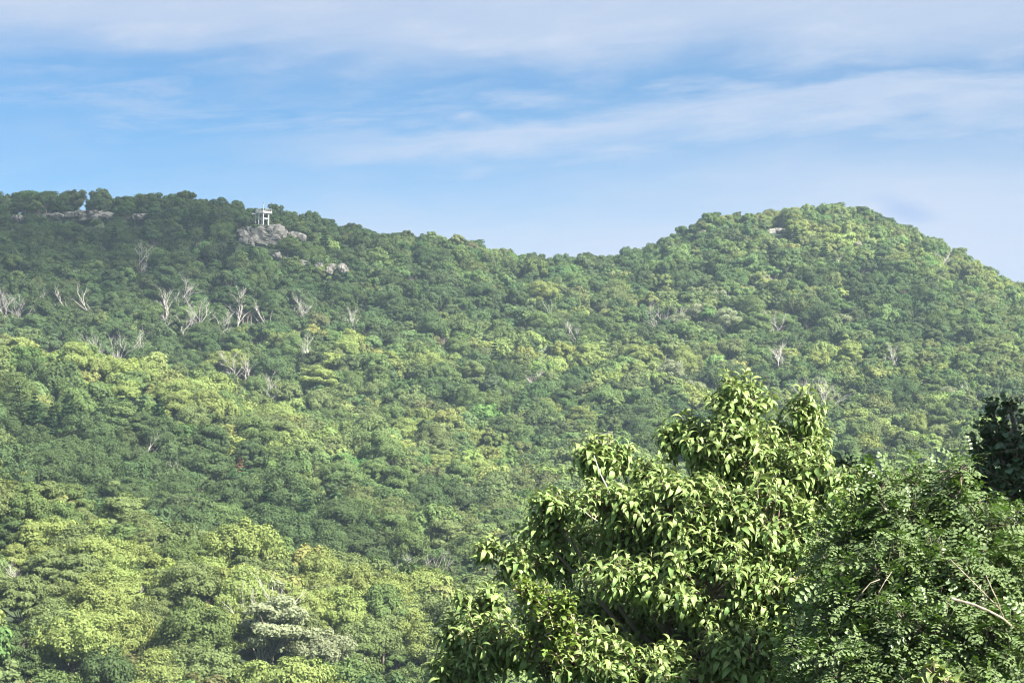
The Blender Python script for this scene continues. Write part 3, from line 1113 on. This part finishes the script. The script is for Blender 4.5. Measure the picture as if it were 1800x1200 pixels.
# ------------------------------------------------------------------ lookout tower
def build_tower():
    D = TOWER_D
    m = D / F                                            # metres per pixel at the tower
    base = at(TOWER_PX, 397, D)
    zz = lambda py: (397 - py) * m                      # height above the base of an image row
    o = thing('lookout_tower', 'white lookout tower with railed deck on columns above bare rock', 'tower', base)
    # deck: a pentagon with one corner towards the camera
    w = 14.8 * m
    out = np.array([[-w, -0.2], [-w * .55, -1.5], [0, -2.7], [w * .55, -1.5], [w, -0.2], [w * .8, 3.6], [-w * .8, 3.6]])
    z0, z1 = zz(375.2), zz(371.8)
    n = len(out)
    v = np.vstack([np.column_stack([out, np.full(n, z0)]), np.column_stack([out, np.full(n, z1)])])
    q = [[i, (i + 1) % n, n + (i + 1) % n, n + i] for i in range(n)]
    b = Build()
    b.add(v, q, [[0, i + 1, i] for i in range(1, n - 1)] + [[n, n + i, n + i + 1] for i in range(1, n - 1)])
    link('deck', b.mesh('deck', WHITE), o)
    col = Build()
    col.tube([[0, 0, -3.0], [0, 0, 0], [0, 0, z0 - 0.02]], [0.27, 0.26, 0.25], 10)
    cm = col.mesh('column', WHITE)
    spots = [(-8.7 * m, -0.4), (0.2 * m, -1.9), (8.7 * m, -0.4), (-6 * m, 3.0), (6 * m, 3.0)]
    for i, (x, y) in enumerate(spots):
        link('column', cm, o, (x, y, 0))
    for a, c in ((0, 1), (1, 2), (0, 3), (2, 4), (3, 4)):
        (x0, y0), (x1, y1) = spots[a], spots[c]
        b = Build()
        L = math.hypot(x1 - x0, y1 - y0) - 0.5
        b.box([(x0 + x1) / 2, (y0 + y1) / 2, zz(384.6)], [L, 0.34, 0.42], math.atan2(y1 - y0, x1 - x0))
        link('beam', b.mesh('beam', WHITE), o)
    post = Build()
    post.tube([[0, 0, z1], [0, 0, z1 + 1.05]], [0.045, 0.045], 6)
    pm = post.mesh('post', METAL)
    ins = out * 0.96
    for i in range(n):
        a, c = ins[i], ins[(i + 1) % n]
        k = max(1, int(np.linalg.norm(c - a) / 0.8))
        for j in range(k):
            p = a + (c - a) * j / k
            link('railing_post', pm, o, (p[0], p[1], 0))
        for hgt in (0.55, 1.05):
            b = Build()
            b.tube([[*a, z1 + hgt], [*c, z1 + hgt]], [0.04, 0.04], 5)
            link('rail', b.mesh('rail', METAL), o)
    b = Build()
    b.tube([[0.1, -1.7, z1], [0.1, -1.7, zz(359.5)]], [0.11, 0.08], 8)
    mast = link('mast', b.mesh('mast', WHITE), o)
    b = Build()
    b.tube([[-0.3, -1.7, zz(359.2)], [0.45, -1.7, zz(359.0)]], [0.16, 0.2], 8)
    b.tube([[0.15, -1.7, zz(359)], [0.3, -1.7, zz(356.5)]], [0.05, 0.3], 8)
    link('mast_head', b.mesh('mast_head', METAL), mast)
    # roofed landing on the left
    b = Build()
    b.box([-16.8 * m, 1.2, zz(375.4)], [7.0 * m, 2.6, 0.32])
    link('landing_roof', b.mesh('landing_roof', METAL), o)
    b = Build()
    b.tube([[-14.2 * m, 0.1, zz(392)], [-14.2 * m, 0.1, zz(375.4) - 0.18]], [0.16, 0.16], 8)
    link('landing_post', b.mesh('landing_post', WHITE), o)


build_tower()


# ------------------------------------------------------------------ near trees
def leaf_template(L, W, droop, fold=0.35, seg=5, shape='oval'):
    """one leaf along +x, upper side +z: a folded, drooping blade with its stalk; returns verts, faces (quads, tris)"""
    t = np.linspace(0, 1, seg + 1)
    if shape == 'round':
        wd = np.sqrt(np.clip(1 - (2 * t - 1) ** 2, 0, 1)) * 0.5
    elif shape == 'heart':
        wd = 0.5 * np.sin(np.pi * t ** 0.62) ** 0.8
    else:
        wd = 0.5 * np.sin(np.pi * t ** 0.85) ** 0.9
    wd[0], wd[-1] = 0.02, 0.0
    ang = -droop * t
    x = np.concatenate([[0], np.cumsum(np.cos(ang[:-1] + 0.35) * L / seg)])
    z = np.concatenate([[0], np.cumsum(np.sin(ang[:-1] + 0.35) * L / seg)])
    mid = np.stack([x, np.zeros(seg + 1), z], -1)
    e = wd[:, None] * W
    l = mid + np.concatenate([np.zeros_like(e), e, e * fold], 1)
    r = mid + np.concatenate([np.zeros_like(e), -e, e * fold], 1)
    v = np.vstack([mid, l, r])
    n = seg + 1
    q, tr = [], []
    for i in range(seg):
        if i == seg - 1:
            tr += [[i, i + 1, n + i], [i, 2 * n + i, i + 1]]
        else:
            q += [[i, i + 1, n + i + 1, n + i], [i, 2 * n + i, 2 * n + i + 1, i + 1]]
    return v, np.array(q), np.array(tr)


def compound_template(L, pairs, lw, ll):
    """feathery leaf: leaflets in pairs along a drooping midrib and one at the end"""
    b = Build()
    t = np.linspace(0, 1, pairs + 1)[1:]
    rib = np.stack([np.linspace(0, L, 5), np.zeros(5), 0.12 * L * np.sin(np.linspace(0, 2.6, 5)) - 0.12 * L * np.linspace(0, 1, 5) ** 2], -1)
    b.tube(rib, [0.0018, 0.0016, 0.0014, 0.0012, 0.001], 3)
    for i, f in enumerate(np.append(0.12 + 0.86 * t, 1.0)):
        c = np.array([np.interp(f * L, rib[:, 0], rib[:, k]) for k in range(3)])
        for s in ((1, -1) if i < pairs else (0,)):
            a = s * random.uniform(1.0, 1.3)
            d = np.array([math.cos(a), math.sin(a), -0.18 + random.uniform(-.14, .14)])
            sd = np.array([-math.sin(a), math.cos(a), 0])
            k = ll * random.uniform(.85, 1.1) * (0.75 + 0.25 * math.sin(math.pi * f))
            up = np.array([0, 0, 0.14 * lw])
            v = [c, c + d * k * .35 + sd * lw / 2 + up, c + d * k * .75 + sd * lw * .42 + up, c + d * k, c + d * k * .75 - sd * lw * .42 + up, c + d * k * .35 - sd * lw / 2 + up]
            b.add(v, [[0, 1, 2, 3], [0, 3, 4, 5]])
    return np.vstack(b.v), np.vstack(b.q), np.vstack(b.t)


def frames(X, Zhint, roll=None):
    """rotation matrices (n,3,3) with columns x,y,z; x along X, z near Zhint"""
    X = unit(X)
    Y = unit(np.cross(Zhint, X))
    Zv = np.cross(X, Y)
    if roll is not None:
        c, s = np.cos(roll)[:, None], np.sin(roll)[:, None]
        Y, Zv = Y * c + Zv * s, Zv * c - Y * s
    return np.stack([X, Y, Zv], -1)


def rot_quat(M):
    from mathutils import Matrix
    return Matrix(M.tolist()).to_quaternion()


def visible_rank(pos, size, n, step=3.0):
    """indices of the n leaves that show largest: discs painted far to near"""
    px, py, f = pix(pos)
    r = size * F / f * 0.5
    W, H = int(1800 / step), int(1200 / step)
    ids = np.full((H, W), -1, np.int32)
    for i in np.argsort(-f):
        rr = r[i] / step * 0.75
        x0, x1, y0, y1 = int(px[i] / step - rr), int(px[i] / step + rr) + 1, int(py[i] / step - rr), int(py[i] / step + rr) + 1
        x0, x1, y0, y1 = max(0, x0), min(W, x1), max(0, y0), min(H, y1)
        if x0 < x1 and y0 < y1:
            ids[y0:y1, x0:x1] = i
    a = np.bincount(ids[ids >= 0], minlength=len(pos))
    return np.argsort(-a)[:n]


def near_tree(name, label, cat, base, hub, lobes, templates, mat, bark, tips_per, leaves_per, leaf_len, mode, singles=300,
              trunk_r=0.10, out_bias=0.75, group=None, tip_len=0.22, sparse=1.0, lit_tip=None, twig=None):
    """a tree close by. lobes: (px, py, rx px, ry px, D); hub: where the limbs leave the trunk"""
    o = thing(name, label, cat, base, 0, group)
    base = np.asarray(base, float)
    hub = np.asarray(hub, float)
    trunk, limbs, twigs = Build(), Build(), Build()
    pts = np.array([base - [0, 0, .4], base * .66 + hub * .34 + [0.08, 0.05, 0], base * .3 + hub * .7 - [0.06, 0.03, 0], hub])
    trunk.tube(pts - base, [trunk_r * 1.5, trunk_r * 1.15, trunk_r, trunk_r * .75], 9)
    POS, ROTM, SCL, VAR = [], [], [], []
    for (px, py, rx, ry, D) in lobes:
        c = at(px, py, D)
        m = D / F
        R = np.array([rx * m, rx * m * 0.85, ry * m])
        low = np.array([c[0] * .5 + hub[0] * .5, c[1] * .5 + hub[1] * .5, min(c[2], hub[2]) + 0.35 * abs(c[2] - hub[2])])
        foot = c - np.array([0, 0, R[2] * .6])
        limb = np.array([hub, low, foot, c])
        limbs.tube(limb - base, [trunk_r * .55, trunk_r * .4, trunk_r * .22, trunk_r * .1], 6)
        n = max(6, int(tips_per * rx * ry / 5000.0 * sparse))
        d = unit(rng.normal(size=(n, 3)) + np.array([0, -0.15, 0.15]))
        rad = rng.uniform(0.25, 1.0, (n, 1)) ** 0.5 * np.where(rng.random((n, 1)) < 0.14, 1.22, 1.0)
        T = c + d * rad * R
        for t, dd in zip(T, d):
            f = rng.uniform(0.15, 0.9)
            s = foot + (c - foot) * f
            dirn = unit(dd * out_bias + np.array([0, 0, 0.55]) + rng.normal(0, 0.18, 3))
            mid = (s + t) / 2 + np.array([0, 0, -0.04]) + rng.normal(0, 0.03, 3)
            st = t - dirn * tip_len
            twigs.tube(np.array([s, mid, st, t]) - base, [0.007, 0.006, 0.0045, 0.003], 4)
            k = int(rng.integers(leaves_per[0], leaves_per[1] + 1))
            a0 = rng.uniform(0, 6.28)
            ref = unit(np.cross(dirn, [0.3, 0.9, 0.2]))
            ref2 = np.cross(dirn, ref)
            for j in range(k):
                f = 1 - (j / k) ** 0.9
                a = a0 + j * 2.4
                side = ref * math.cos(a) + ref2 * math.sin(a)
                if mode == 'whorl':
                    X = unit(side * rng.uniform(.8, 1.1) + dirn * (0.65 * f + 0.05))
                else:
                    X = unit(side + dirn * 0.35 + np.array([0, 0, -0.1]) + rng.normal(0, .2, 3))
                POS.append(st + (t - st) * f)
                ROTM.append(X)
                SCL.append(leaf_len * rng.uniform(.55, 1.18) * (0.8 if f > 0.85 else 1.0))
                VAR.append(int(rng.integers(0, len(templates))) + (len(templates) if lit_tip is not None and f > 0.62 and rng.random() < 0.75 else 0))
    link('trunk', trunk.mesh('trunk', bark), o)
    link('limb', limbs.mesh('limb', bark), o)
    tw = link('twigs', twigs.mesh('twigs', twig or TWIG), o)
    tw['kind'] = 'stuff'
    POS, X, SCL, VAR = np.array(POS), np.array(ROTM), np.array(SCL), np.array(VAR)
    M = frames(X, np.array([0, 0, 1.0]) + rng.normal(0, .22, X.shape), rng.normal(0, .35, len(X)))
    best = visible_rank(POS + X * SCL[:, None] * .5, SCL, singles) if singles else np.array([], int)
    sets = [(tp, mat) for tp in templates] + ([(tp, lit_tip) for tp in templates] if lit_tip is not None else [])
    meshes = [new_mesh('leaf', v, [f for f in (q, t) if len(f)], mt, True) for (v, q, t), mt in sets]
    for i in best:
        lf = link('leaf', meshes[VAR[i]], o, POS[i] - base)
        lf.rotation_mode = 'QUATERNION'
        lf.rotation_quaternion = rot_quat(M[i])
        lf.scale = (SCL[i],) * 3
    rest = np.ones(len(POS), bool)
    rest[best] = False
    for nm, mt in (('foliage', mat), ('lit_tip_foliage', lit_tip)):
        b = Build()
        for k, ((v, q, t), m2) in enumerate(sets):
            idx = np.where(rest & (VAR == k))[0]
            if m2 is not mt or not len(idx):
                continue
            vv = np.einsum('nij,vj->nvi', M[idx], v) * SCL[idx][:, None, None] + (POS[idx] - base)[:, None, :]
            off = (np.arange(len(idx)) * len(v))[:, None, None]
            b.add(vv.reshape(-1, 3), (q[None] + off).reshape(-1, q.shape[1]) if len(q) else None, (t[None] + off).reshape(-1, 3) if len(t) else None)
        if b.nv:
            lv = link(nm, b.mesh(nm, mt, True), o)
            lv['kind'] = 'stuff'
    return o, base


BROAD_LEAF = leaf_material('broad leaf', (0.165, 0.262, 0.075), under=(0.18, 0.24, 0.12), trans=0.28, gloss=0.04, rough=0.6, var=0.34, hue=0.03)
LIT_TIP_LEAF = leaf_material('young leaf', (0.245, 0.335, 0.105), under=(0.22, 0.28, 0.14), trans=0.30, gloss=0.04, rough=0.6, var=0.3, hue=0.03)  # paler copy of the broad leaf: sun on tip leaves put into colour
VINE_LEAF = leaf_material('vine leaf', (0.18, 0.265, 0.06), trans=0.32, gloss=0.05, rough=0.4, var=0.25)
LOCUST_LEAF = leaf_material('locust leaf', (0.112, 0.196, 0.050), under=(0.14, 0.20, 0.085), trans=0.25, gloss=0.03, rough=0.4, var=0.28)
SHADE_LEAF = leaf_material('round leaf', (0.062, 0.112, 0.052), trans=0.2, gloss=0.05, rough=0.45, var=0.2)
PALE_LEAF = leaf_material('sapling leaf', (0.20, 0.26, 0.09), trans=0.3, gloss=0.06, rough=0.4, var=0.2)

T_BROAD = [leaf_template(1.0, 0.28, dr, fo) for dr, fo in ((2.2, .3), (2.6, .4), (1.8, .25), (2.9, .35))]
T_VINE = [leaf_template(1.0, 0.62, dr, .3, 3, 'heart') for dr in (1.0, 1.5)]
T_ROUND = [leaf_template(1.0, 0.95, dr, .2, 4, 'round') for dr in (1.0, 1.4)]
T_LOCUST = [compound_template(1.0, random.choice((4, 5, 6)), random.uniform(0.09, 0.13), random.uniform(0.17, 0.23)) for _ in range(8)]

gz = lambda x, y: float(ground(x, y))
MAIN_LOBES = [
    (1300, 704, 60, 60, 18.0), (1288, 800, 100, 74, 18.0), (1413, 718, 38, 46, 18.3), (1424, 775, 44, 36, 18.4), (1370, 770, 44, 40, 18.4), (1395, 826, 88, 56, 17.8), (1182, 768, 30, 40, 18.2),
    (1212, 760, 40, 40, 18.2), (1050, 802, 56, 46, 17.9), (1092, 800, 22, 36, 18.0), (968, 884, 52, 34, 17.8), (1078, 884, 90, 46, 17.6),
    (1196, 892, 120, 70, 17.5), (1340, 920, 120, 84, 17.4), (1448, 842, 66, 40, 17.6), (1470, 900, 50, 50, 17.4), (862, 962, 28, 30, 17.9), (905, 984, 44, 34, 17.8),
    (842, 1056, 52, 34, 17.6), (795, 1120, 36, 40, 17.7), (868, 1130, 80, 60, 17.4), (1010, 1140, 110, 62, 17.2), (1120, 1010, 110, 50, 17.3),
    (1250, 1030, 130, 84, 17.2), (1260, 960, 110, 60, 17.4), (1110, 950, 70, 40, 17.7), (960, 930, 50, 36, 17.9), (1150, 830, 50, 40, 18.0), (1392, 1050, 84, 90, 17.1), (1130, 1168, 130, 50, 17.0), (1330, 1150, 110, 70, 16.9), (800, 1180, 60, 40, 17.5),
    (1040, 1080, 120, 60, 18.6), (1000, 960, 110, 70, 19.2), (1180, 960, 190, 90, 19.0), (1330, 860, 130, 80, 19.0), (1130, 1100, 200, 90, 18.6),
]
mx, my = 1.75, 18.0
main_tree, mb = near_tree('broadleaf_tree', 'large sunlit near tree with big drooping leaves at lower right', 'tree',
                          (mx, my, gz(mx, my)), at(1270, 1230, 18.0), MAIN_LOBES, T_BROAD, BROAD_LEAF, BARK, 74, (8, 13), 0.140, 'whorl', 300, 0.05, tip_len=0.16, lit_tip=LIT_TIP_LEAF)

LOCUST_LOBES = [
    (1545, 838, 46, 34, 15.3), (1600, 835, 40, 36, 15.4), (1600, 905, 110, 56, 15.2), (1690, 812, 22, 26, 15.0), (1672, 860, 50, 44, 15.1),
    (1745, 915, 80, 50, 14.9), (1500, 935, 70, 70, 15.3), (1570, 1000, 120, 70, 14.9), (1700, 1000, 110, 80, 14.8), (1790, 1010, 70, 90, 14.8),
    (1490, 1060, 80, 80, 14.9), (1620, 1100, 130, 80, 14.6), (1750, 1120, 100, 80, 14.5), (1500, 1160, 110, 60, 14.6), (1650, 1190, 130, 50, 14.4), (1420, 1150, 60, 60, 15.0),
    (1650, 1000, 180, 120, 15.8), (1560, 1120, 160, 90, 15.6), (1760, 1080, 120, 140, 15.6), (1455, 1010, 60, 90, 16.2), (1440, 1110, 70, 80, 16.0),
]
lx, ly = 3.3, 15.0
locust, lb = near_tree('locust_tree', 'near tree with small feathery leaflets filling the bottom right corner', 'tree',
                       (lx, ly, gz(lx, ly)), at(1640, 1250, 15.0), LOCUST_LOBES, T_LOCUST, LOCUST_LEAF, BARK, 42, (5, 8), 0.20, 'spray', 300, 0.045, twig=BARK)


STICK = plain_material('weathered branch', (0.20, 0.16, 0.12), (0.42, 0.36, 0.29), 30, 0.85, 0.5)


def stick(parent, base, name, pts, r0, r1, mat, label=None):
    p = np.array([at(*q) for q in pts])
    b = Build()
    b.tube(p - base, np.linspace(r0, r1, len(p)), 7)
    o = link(name, b.mesh(name, mat), parent)
    if label:
        o['label'] = label
    return o


stick(locust, lb, 'dead_branch', [(1672, 1051, 13.9), (1690, 1056, 13.9), (1712, 1062, 13.9), (1740, 1074, 13.9), (1762, 1086, 14.0), (1790, 1110, 14.5)], 0.009, 0.008, STICK, 'thick pale broken dead branch')
stick(locust, lb, 'dead_branch', [(1671, 983, 13.9), (1695, 1007, 13.9), (1720, 1032, 13.9), (1756, 1068, 13.95), (1764, 1084, 14.1)], 0.003, 0.005, STICK, 'long straight pale dead twig')
stick(locust, lb, 'dead_branch', [(1733, 1010, 13.9), (1744, 1036, 13.9), (1752, 1052, 13.9), (1758, 1070, 14.0)], 0.003, 0.005, STICK)
stick(locust, lb, 'dead_branch', [(1568, 1004, 14.0), (1555, 1022, 13.95), (1545, 1040, 13.95), (1542, 1062, 14.1)], 0.0025, 0.003, STICK)
stick(locust, lb, 'dead_branch', [(1505, 1056, 14.0), (1516, 1040, 13.95), (1530, 1024, 13.95), (1546, 1018, 14.0)], 0.0025, 0.003, STICK)
stick(main_tree, mb, 'branch', [(1044, 800, 17.4), (1054, 830, 17.4), (1070, 862, 17.4), (1078, 890, 17.5), (1076, 915, 17.7), (1090, 960, 18.0)], 0.004, 0.009, DEADWOOD, 'pale bare branch in the left top')
stick(main_tree, mb, 'branch', [(1020, 892, 17.3), (1036, 906, 17.3), (1050, 915, 17.4)], 0.003, 0.005, DEADWOOD)

# shaded tree with round leaves at the right edge
sx, sy = 5.3, 21.5
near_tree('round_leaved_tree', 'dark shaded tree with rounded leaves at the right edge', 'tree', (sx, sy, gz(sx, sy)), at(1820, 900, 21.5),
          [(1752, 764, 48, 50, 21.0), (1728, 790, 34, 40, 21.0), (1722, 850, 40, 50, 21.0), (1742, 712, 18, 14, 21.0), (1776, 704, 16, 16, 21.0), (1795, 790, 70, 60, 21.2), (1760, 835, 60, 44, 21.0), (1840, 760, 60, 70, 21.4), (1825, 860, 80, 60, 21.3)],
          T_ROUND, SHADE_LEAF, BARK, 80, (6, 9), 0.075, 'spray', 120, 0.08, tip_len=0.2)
# shaded tree behind the large one
bx, by = 3.4, 21.5
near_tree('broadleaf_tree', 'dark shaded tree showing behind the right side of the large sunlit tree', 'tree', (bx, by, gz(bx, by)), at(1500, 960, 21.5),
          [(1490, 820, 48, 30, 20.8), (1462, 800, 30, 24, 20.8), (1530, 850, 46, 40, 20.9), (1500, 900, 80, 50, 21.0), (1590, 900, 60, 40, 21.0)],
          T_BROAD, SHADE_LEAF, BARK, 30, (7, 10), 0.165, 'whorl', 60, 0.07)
# climbing vine over the left of the large tree
vx, vy = 0.25, 17.0
near_tree('climbing_vine', 'bright yellow-green small-leaved vine hanging over the left of the large near tree', 'vine', (vx, vy, gz(vx, vy)), at(960, 1200, 17.2),
          [(968, 1062, 46, 40, 16.8), (930, 1035, 44, 32, 16.9), (985, 1120, 36, 50, 16.7), (940, 1105, 50, 44, 16.9), (1000, 1080, 20, 40, 16.7)],
          T_VINE, VINE_LEAF, BARK, 120, (7, 11), 0.07, 'spray', 120, 0.02, tip_len=0.16)
# sapling with pale leaves at the bottom edge
px_s = at(1640, 1190, 13.2)
near_tree('sapling', 'small sapling with broad pale green leaves at the bottom edge', 'sapling', (px_s[0], 13.2, gz(px_s[0], 13.2)), at(1642, 1260, 13.2),
          [(1622, 1192, 16, 14, 13.2), (1660, 1186, 20, 16, 13.2), (1640, 1170, 16, 14, 13.2), (1680, 1200, 16, 14, 13.3)],
          T_VINE, PALE_LEAF, TWIG, 45, (3, 5), 0.10, 'spray', 20, 0.012, tip_len=0.1)
# tree beside the view whose shade falls on the dark trees
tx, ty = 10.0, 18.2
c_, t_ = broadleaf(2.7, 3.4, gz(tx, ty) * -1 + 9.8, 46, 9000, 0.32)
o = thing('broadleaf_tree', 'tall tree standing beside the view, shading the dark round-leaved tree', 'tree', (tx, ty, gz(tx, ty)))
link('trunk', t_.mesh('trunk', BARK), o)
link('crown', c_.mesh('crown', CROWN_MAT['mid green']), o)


# ------------------------------------------------------------------ unseen cloud added to shade the left ridge, and the hazy air
def build_shade_cloud():
    m, t = material('cloud')
    tc = t.n('ShaderNodeTexCoord')
    n = t.noise(tc.outputs['Object'], 0.012, 5, 0.6, 0.4)
    ln = t.n('ShaderNodeVectorMath', operation='LENGTH')
    mp = t.n('ShaderNodeMapping')
    mp.inputs['Scale'].default_value = (1 / CLOUD_R[0], 1 / CLOUD_R[1], 0)
    t.link(tc.outputs['Object'], mp.inputs[0])
    t.link(mp.outputs[0], ln.inputs[0])
    edge = t.math('ADD', ln.outputs['Value'], t.math('MULTIPLY_ADD', n, 0.9, -0.45))
    alpha = t.smooth(edge, 1.0, 0.30, 0.0, CLOUD_OPAQUE)
    d = t.n('ShaderNodeBsdfDiffuse')
    d.inputs[0].default_value = (0.85, 0.85, 0.87, 1)
    tr = t.n('ShaderNodeBsdfTransparent')
    mx = t.n('ShaderNodeMixShader')
    t.link(alpha, mx.inputs[0])
    t.link(tr.outputs[0], mx.inputs[1])
    t.link(d.outputs[0], mx.inputs[2])
    out = t.n('ShaderNodeOutputMaterial')
    t.link(mx.outputs[0], out.inputs[0])
    import bmesh
    bm = bmesh.new()
    bmesh.ops.create_icosphere(bm, subdivisions=5, radius=1.0)
    for v in bm.verts:
        k = 1 + 0.22 * noise.fractal(v.co * 2.2, 1.0, 2.0, 4)
        v.co = Vector((v.co.x * CLOUD_R[0] * k, v.co.y * CLOUD_R[1] * k, v.co.z * (40 if v.co.z > 0 else 10) * k))
    me = bpy.data.meshes.new('cloud')
    bm.to_mesh(me)
    bm.free()
    me.materials.append(m)
    tgt = np.array(CLOUD_ON)
    s = np.array(SUN)
    o = link('cloud', me, None, tgt + s * (760 / s[2]))
    o.rotation_euler = (0, 0, CLOUD_RZ)
    tag(o, 'unseen thin cloud added above the valley to shade the left ridge', 'cloud', kind='structure')


CLOUD_R, CLOUD_ON, CLOUD_RZ, CLOUD_OPAQUE = (215.0, 150.0), (-200.0, 805.0, 90.0), 0.0, 0.52
build_shade_cloud()


def build_haze():
    m, t = material('haze')
    v = t.n('ShaderNodeVolumePrincipled')
    v.inputs['Color'].default_value = HAZE_COL
    v.inputs['Density'].default_value = HAZE
    v.inputs['Anisotropy'].default_value = 0.0
    out = t.n('ShaderNodeOutputMaterial')
    t.link(v.outputs[0], out.inputs['Volume'])
    b = Build()
    zt, zb = 190.0, -75.0
    b.box([0, 0, (zt + zb) / 2], [6600, 6600, zt - zb])
    o = link('haze', b.mesh('haze', m))
    tag(o, 'thin summer haze in the air over the valley', 'haze', kind='stuff')


HAZE, HAZE_COL = 0.0001, (0.58, 0.79, 1.0, 1)
build_haze()
